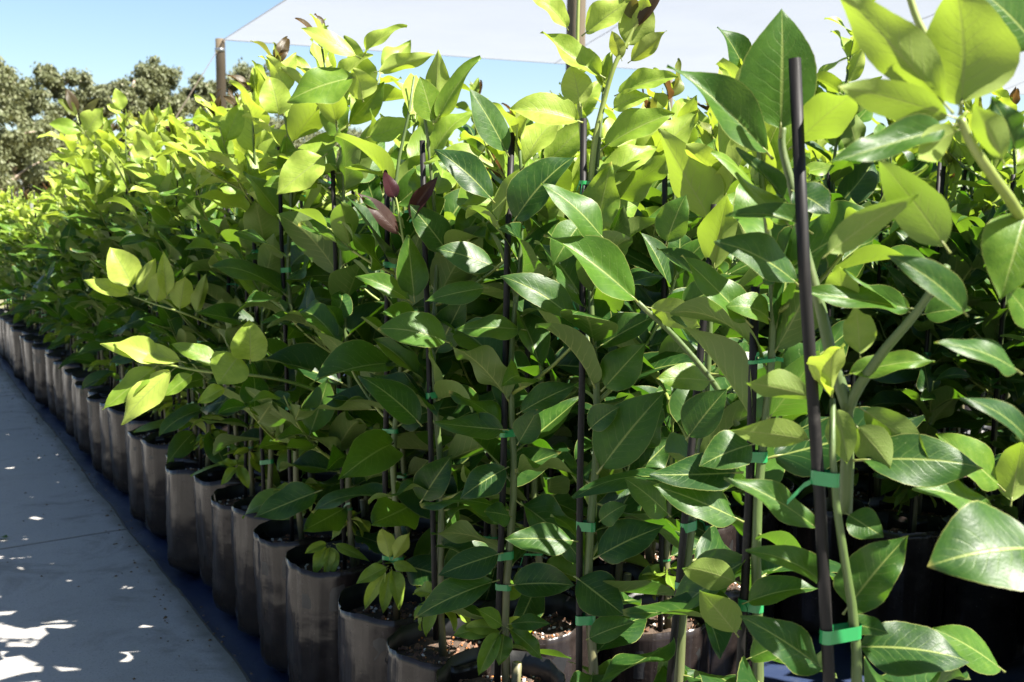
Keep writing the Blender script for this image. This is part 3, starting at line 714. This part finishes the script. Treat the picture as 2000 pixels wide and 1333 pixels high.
J_, _ = sapling(0.81, 2.22, 1.38, 908, 'J', youth=.30, nbr=7, dens=1.0, size=1.25, rosette=True)
shoot(J_, [P(640, 770, 2.40), P(560, 745, 2.36), P(480, 732, 2.33), P(405, 727, 2.32), P(344, 716, 2.31), P(318, 711, 2.31)], .0042, .002)
tag(J_, 'citrus sapling with a low sunlit yellow branch reaching over the path', 'sapling', G1)
ys = [2.45, 2.683, 2.859, 3.074, 3.271, 3.463, 3.69, 3.883, 4.09, 4.316, 4.5, 4.7, 4.883]
while ys[-1] < 9.0: ys.append(ys[-1] + 0.205)
g = random.Random(77)
for i, yy in enumerate(ys):
    key = {2: 'M', 3: 'K', 9: 'L'}.get(i)
    hh = 1.36 if yy < 2.6 else g.uniform(1.24, 1.33) if yy < 3.8 else g.uniform(1.26, 1.36) if yy < 5.4 else g.uniform(1.16, 1.24) if yy < 6.5 else g.uniform(1.06, 1.15)
    o, _ = sapling(0.81 + g.gauss(0, .010), yy + g.gauss(0, .006), hh, 920 + i, key, youth=g.uniform(.36, .48), bushy=1.15 if yy < 6 else 1.0, dens=.88 if yy < 6 else .8, size=1.28 if yy < 6 else 1.2, rosette=(i == 2 or None))  # young lime colour carried lower here, partly painting sunlight into the canopy
    if key == 'K':
        shoot(o, [P(470, 660, 3.0), P(394, 626, 2.93), P(350, 609, 2.9), P(304, 595, 2.9), P(262, 580, 2.9)], .0036, .0018)
        tag(o, 'citrus sapling with an upper sunlit side branch stretching left over the path', 'sapling', G1)
    elif key == 'L':
        shoot(o, [P(270, 420, 4.1), P(225, 320, 4.0), P(165, 262, 3.9), P(148, 220, 3.9)], .004, .0018)
        tag(o, 'citrus sapling at the far left whose purple-tipped shoot stands against the gum trees', 'sapling', G1)
    else:
        tag(o, 'citrus sapling in the path row, %s past the one with low yellow branch' % ORD[i], 'sapling', G1)
# rows behind the path row
G2 = 'bagged citrus saplings of the inner rows'
g = random.Random(31)
cnt = 0; NTH = {}
for r_ in range(1, 13):
    xx = 0.81 + 0.205 * r_
    yy = 0.4 + (0.1 if r_ % 2 else 0)
    while yy < 8:
        yy += 0.205
        p = Vector((xx + g.gauss(0, .015), yy + g.gauss(0, .015), 0)); q = proj(p + Vector((0, 0, 1.0)))
        px, z = q[0], q[2]
        if px < -60 or px > 2900 or z < 1.0: continue
        lim = 1.98 if px < 1430 else 2.55 if px < 2120 else 1.55  # last limit: unseen saplings out of view on the right, added to shade the gap
        if px > 2300 and z > 2.5 or px > 2120 and r_ > 9: continue
        if z < lim: continue
        if px < 820 and r_ > 2: continue
        if r_ > 4 and z > 4.2: continue
        if r_ > 8 and px < 1100: continue
        top = g.uniform(1.10, 1.28) if px > 900 else g.uniform(1.02, 1.18)
        if g.random() < .08: top += .12
        if abs(px - 1640) < 30 and abs(z - 2.7) < .15: top = 1.50
        hid = px < 820 or z > 3.4
        low = 0.33 if (r_ <= 2 or z < 3.2) else 0.6
        o, _ = sapling(p.x, p.y, top, 2000 + cnt, None, youth=g.uniform(.14, .28), bushy=.7 if hid else 1.05, low=low, dens=.7 if hid or px > 2120 else 1.05, rosette=None if low < .5 else False)
        cnt += 1
        NTH[r_] = NTH.get(r_, 0) + 1
        lab = '%s citrus sapling from the near end of the %s row behind the path row' % (ORD[NTH[r_] - 1], ORD[r_ - 1])
        tag(o, lab, 'sapling', G2)
print('saplings', len(ALLPLANTS), 'leaves', NLEAF)

# far saplings: leaves too small to pick apart, one foliage part each
def far_sapling(variant):
    g = random.Random(variant); v, f = [], []; top = 0.84 + g.uniform(-.06, .1)
    lv, lf = [], []
    for k in range(75):
        h = g.random() ** .8; a = g.uniform(0, 6.28); rr = g.uniform(.02, .13); c = Vector((rr * math.cos(a), rr * math.sin(a), .45 + (top - .08) * h))
        el = R(-10 + 60 * h) + g.gauss(0, .35); d = Vector((math.cos(a) * math.cos(el), math.sin(a) * math.cos(el), math.sin(el))); s_ = d.cross(Vector((g.gauss(0, .3), g.gauss(0, .3), 1))).normalized(); nn = s_.cross(d)
        L = g.uniform(.08, .12); W = L * .25; b = len(lv)
        lv += [c, c + d * L * .5 + s_ * W + nn * .012, c + d * L * .5 - nn * .004, c + d * L * .5 - s_ * W + nn * .012, c + d * L - nn * .02]
        lf += [(b, b + 1, b + 2), (b, b + 2, b + 3), (b + 1, b + 4, b + 2), (b + 2, b + 4, b + 3)]
    uv = []
    for i in range(len(lv)): uv.append(((.5, 0), (.9, .5), (.5, .5), (.1, .5), (.5, 1))[i % 5])
    return mesh('foliage', lv, lf, M_LEAF, True, None, uv), mesh('stem', *tube([(0, 0, .27), (.01, 0, .7), (0, .01, .45 + top * .8)], [.006, .004, .002], 6), M_STEM), mesh('stake', *tube([(.02, 0, .2), (.02, .01, 1.12)], .0055, 7), M_STAKE)
FV = [far_sapling(i) for i in range(8)]
g = random.Random(64); nf = 0
for k in range(900):
    z = 4.4 + 7.0 * g.random() ** 1.3; px = g.uniform(840, 2120)
    p = P(px, 400, z); p.z = 0
    if p.x < 1.0: continue
    gx, gy = round(p.x / .24) * .24, round(p.y / .24) * .24
    if (gx, gy) in globals().setdefault('USED', set()): continue
    USED.add((gx, gy))
    if z < 4.7 and p.x < 3.5: continue
    o = empty('citrus_sapling', (gx + g.gauss(0, .02), gy + g.gauss(0, .02), 0)); fo, st, sk = g.choice(FV)
    rm = Matrix.Rotation(g.uniform(0, 6.28), 4, 'Z') @ Matrix.Scale(g.uniform(.94, 1.08), 4)
    a = link('foliage', fo, o, rm); a['kind'] = 'stuff'; a.color = (g.uniform(.3, .8), g.random(), 0, 1)
    link('stem', st, o, rm); link('stake', sk, o, rm); link('grow_bag', g.choice(BAGS), o, rm)
    tag(o, 'far blurred citrus sapling behind the block, under the shade sail edge', 'sapling', 'far citrus saplings'); nf += 1
    if nf >= 90: break

# ------------------------------------------------------------------ shade sail on timber posts
HS = 3.45
def on_height(px, z, h):
    p = P(px, 300, z); return Vector((p.x, p.y, h))
cA = P(436, 78, 18.0); cA = Vector((cA.x, cA.y, cA.z))
cB = P(2250, 200, 30.0); cD = P(800, -155, 10.0); cC = P(3300, -200, 12.0)
N = 28; v, f = [], []
for j in range(N + 1):
    for i in range(N + 1):
        s_, t = i / N, j / N
        p = cA * ((1 - s_) * (1 - t)) + cB * (s_ * (1 - t)) + cC * (s_ * t) + cD * ((1 - s_) * t)
        p = p + Vector((0, 0, -0.10 * math.sin(math.pi * s_) * math.sin(math.pi * t) + 0.05 * noise.noise((s_ * 9, t * 9, 0)) * math.sin(math.pi * s_) * math.sin(math.pi * t) + 0.04 * (1 - t) ** 6 * -math.sin(math.pi * s_)))
        p = p + (cC - cB) * (0.004 * math.sin(math.pi * s_) * (1 - t) ** 3)
        # edges pulled in between the corners
        v.append(p)
for j in range(N):
    for i in range(N): a = j * (N + 1) + i; f.append((a, a + 1, a + N + 2, a + N + 1))
sail = empty('shade_sail', (cA.x, cA.y, cA.z)); so_ = sail.location.copy()
tag(sail, 'large pale lavender shade sail stretched over the nursery behind the saplings', 'shade sail')
link('cloth', mesh('cloth', [p - so_ for p in v], f, M_SAIL), sail)
def edge(idx): return [v[k] - so_ for k in idx]
for idx in ([i for i in range(N + 1)], [j * (N + 1) for j in range(N + 1)], [N * (N + 1) + i for i in range(N + 1)], [j * (N + 1) + N for j in range(N + 1)]):
    vv, ff = tube(edge(idx), .009, 6); link('hem', mesh('hem', vv, ff, M_SAIL), sail)
for c in (7, 14, 21):
    vv, ff = tube([p + Vector((0, 0, -.012)) for p in edge([j * (N + 1) + c for j in range(N + 1)])], .006, 5); link('seam', mesh('seam', vv, ff, M_SAIL), sail)
def post(p, top, r, label):
    o = empty('timber_post', (p.x, p.y, -.05)); n = 12
    pts = [(0.01 * math.sin(i), 0.008 * math.cos(i * 1.7), (top + .05) * i / 8) for i in range(9)]
    vv, ff = tube(pts, [r * (1.06 - .08 * i / 8) for i in range(9)], 14); link('pole', mesh('pole', vv, ff, M_TIMBER), o)
    vv, ff = tube([(0, 0, top - .16), (0, 0, top - .10)], r * 1.05, 14); link('steel_band', mesh('steel_band', vv, ff, M_STEEL), o)
    tag(o, label, 'post'); return o
pA = P(429, 76, 18.05); post(pA, pA.z, .078, 'round timber post at the left corner of the shade sail')
pE = P(1126, 60, 9.6); post(pE, 4.1, .080, 'dark timber post rising behind the tall lime shoot')
pF = P(1308, 170, 31.0); post(pF, pF.z + .2, .085, 'far thin timber post right of the tall lime shoot')
# guy rope from the left post to the ground
ra = P(424, 100, 18.0); rb = P(120, 330, 16.2); rb.z = 0
vv, ff = tube([ra - ra, (rb - ra) * .5 + Vector((0, 0, -.08)), rb - ra], [.005, .012, .018], 7); ro = link('guy_strap', mesh('guy_strap', vv, ff, M_ROPE)); ro.location = ra
tag(ro, 'brown guy strap running from the left sail post down to the ground', 'strap')

# ------------------------------------------------------------------ gum trees
def gum(px, ytop, z, seed, width, label, low=0.25):
    g = random.Random(seed); base = P(px, 385, z); base.z = -.05; top = P(px, ytop, z).z; o = empty('gum_tree', base)
    tag(o, label, 'tree', 'gum trees on the skyline'); H_ = top + .05; W = width * z / FPX / 2
    tr = [(0, 0, 0)]; 
    for i in range(1, 7): tr.append((g.gauss(0, .12) * i / 3, g.gauss(0, .12) * i / 3, H_ * .86 * i / 6))
    vv, ff = tube(tr, [.17 * H_ / 7 * (1 - .13 * i) for i in range(7)], 9); link('trunk', mesh('trunk', vv, ff, M_GUM_TRUNK), o)
    ends = [Vector(tr[-1])]
    for k in range(17):
        h = g.uniform(low, .95) if k > 4 else g.uniform(.7, .95); i = int(h * 6); p = Vector(tr[i]).lerp(Vector(tr[min(6, i + 1)]), h * 6 - i); a = k * 2.4 + g.random()
        ln = W * g.uniform(.45, 1.0) * (1.15 - .55 * h); e = p + Vector((math.cos(a) * ln, math.sin(a) * ln, ln * g.uniform(.35, .9)))
        e.z = min(e.z, H_ * .97)
        pts = bez(p, p.lerp(e, .5) + Vector((0, 0, .15 * ln)), e, 5); vv, ff = tube(pts, [.055 - .010 * q for q in range(5)], 6); link('limb', mesh('limb', vv, ff, M_GUM_TRUNK), o)
        ends += [e, pts[3]]
    lv, lf = [], []
    for e in ends:
        cr = max(.30, W * g.uniform(.22, .40))
        for s_ in range(g.randint(2, 4)):
            c = e + Vector((g.gauss(0, cr * .7), g.gauss(0, cr * .7), g.gauss(0, cr * .4))); c.z = min(c.z, H_ - cr * .4); r2 = cr * g.uniform(.45, .8)
            for q in range(150):
                d = Vector((g.gauss(0, 1), g.gauss(0, 1), g.gauss(0, .8))).normalized() * r2 * (g.random() ** .5) * (1.35 if g.random() < .15 else 1); p = c + d
                t = Vector((g.gauss(0, .5), g.gauss(0, .5), -g.uniform(.3, 1))).normalized(); s2 = t.orthogonal().normalized(); s2 = Matrix.Rotation(g.uniform(0, 6.28), 3, t) @ s2
                L = g.uniform(.11, .20); w2 = L * .26; b = len(lv); lv += [p, p + t * L * .5 + s2 * w2, p + t * L, p + t * L * .5 - s2 * w2]; lf.append((b, b + 1, b + 2, b + 3))
    link('crown', mesh('crown', lv, lf, M_GUM, False), o)
    return o
for i, (px, yt, z, w, lab) in enumerate((
    (-12, 62, 34, 190, 'gum tree cut by the left edge, its branch tips against the sky'),
    (55, 132, 44, 150, 'olive gum tree nearest the left edge with sky gaps low down'),
    (128, 104, 47, 120, 'gum tree with a rounded top, second from the left edge'),
    (200, 126, 50, 110, 'gum tree with a dull brown crown between two rounder ones'),
    (262, 110, 46, 80, 'narrow upright gum tree with pale trunk in mid skyline'),
    (330, 98, 48, 130, 'broad gum tree just left of the guy strap'),
    (392, 116, 52, 90, 'small gum tree just left of the left sail post'),
    (478, 98, 47, 140, 'round gum tree directly behind the left sail post'),
    (15, 250, 40, 170, 'low gum tree in the left corner above the sapling row'),
    (110, 230, 42, 150, 'low olive gum in front of the rounded one'),
    (1330, 262, 80, 130, 'distant brown tree right of the tall lime shoot'),
    (1450, 285, 84, 150, 'distant tree low behind the right hand saplings'),
    (640, 250, 70, 160, 'distant gum tree hidden behind the pale tip leaves'),
    (560, 220, 66, 120, 'distant gum tree right of the left sail post'))):
    gum(px, yt, z, 300 + i, w, lab)

# ------------------------------------------------------------------ litter on the path
g = random.Random(12); lv, lf = [], []
for k in range(520):
    x = .675 - abs(g.gauss(0, .07)) if k % 4 else g.uniform(-.4, .64); y = g.uniform(1.5, 8); s_ = g.uniform(.0015, .006) * (1.6 if g.random() < .12 else 1); a = g.uniform(0, 6.28); el = g.uniform(.25, .9); b = len(lv)
    ca, sa_ = math.cos(a), math.sin(a)
    for (dx, dy, dz) in ((-1, 0, .0), (0, -el, .0), (1, 0, .0), (0, el, .0), (0, 0, .6)): lv.append((x + s_ * (dx * ca - dy * sa_), y + s_ * (dx * sa_ + dy * ca), .0305 + s_ * dz))
    lf += [(b, b + 1, b + 4), (b + 1, b + 2, b + 4), (b + 2, b + 3, b + 4), (b + 3, b, b + 4)]
lo = link('path_litter', mesh('path_litter', lv, lf, M_LITTER, False)); lo['kind'] = 'stuff'; lo['label'] = 'scattered bark crumbs and dry bits on the concrete path'; lo['category'] = 'litter'
fl = link('fallen_leaf', LEAVES[3], None, Matrix.Translation((.30, 3.74, .04)) @ Matrix.Rotation(1.1, 4, 'Z') @ Matrix.Scale(.05, 4)); fl.color = (.15, .3, 0, 1)
tag(fl, 'small green fallen leaf lying on the concrete beside the joint', 'leaf')
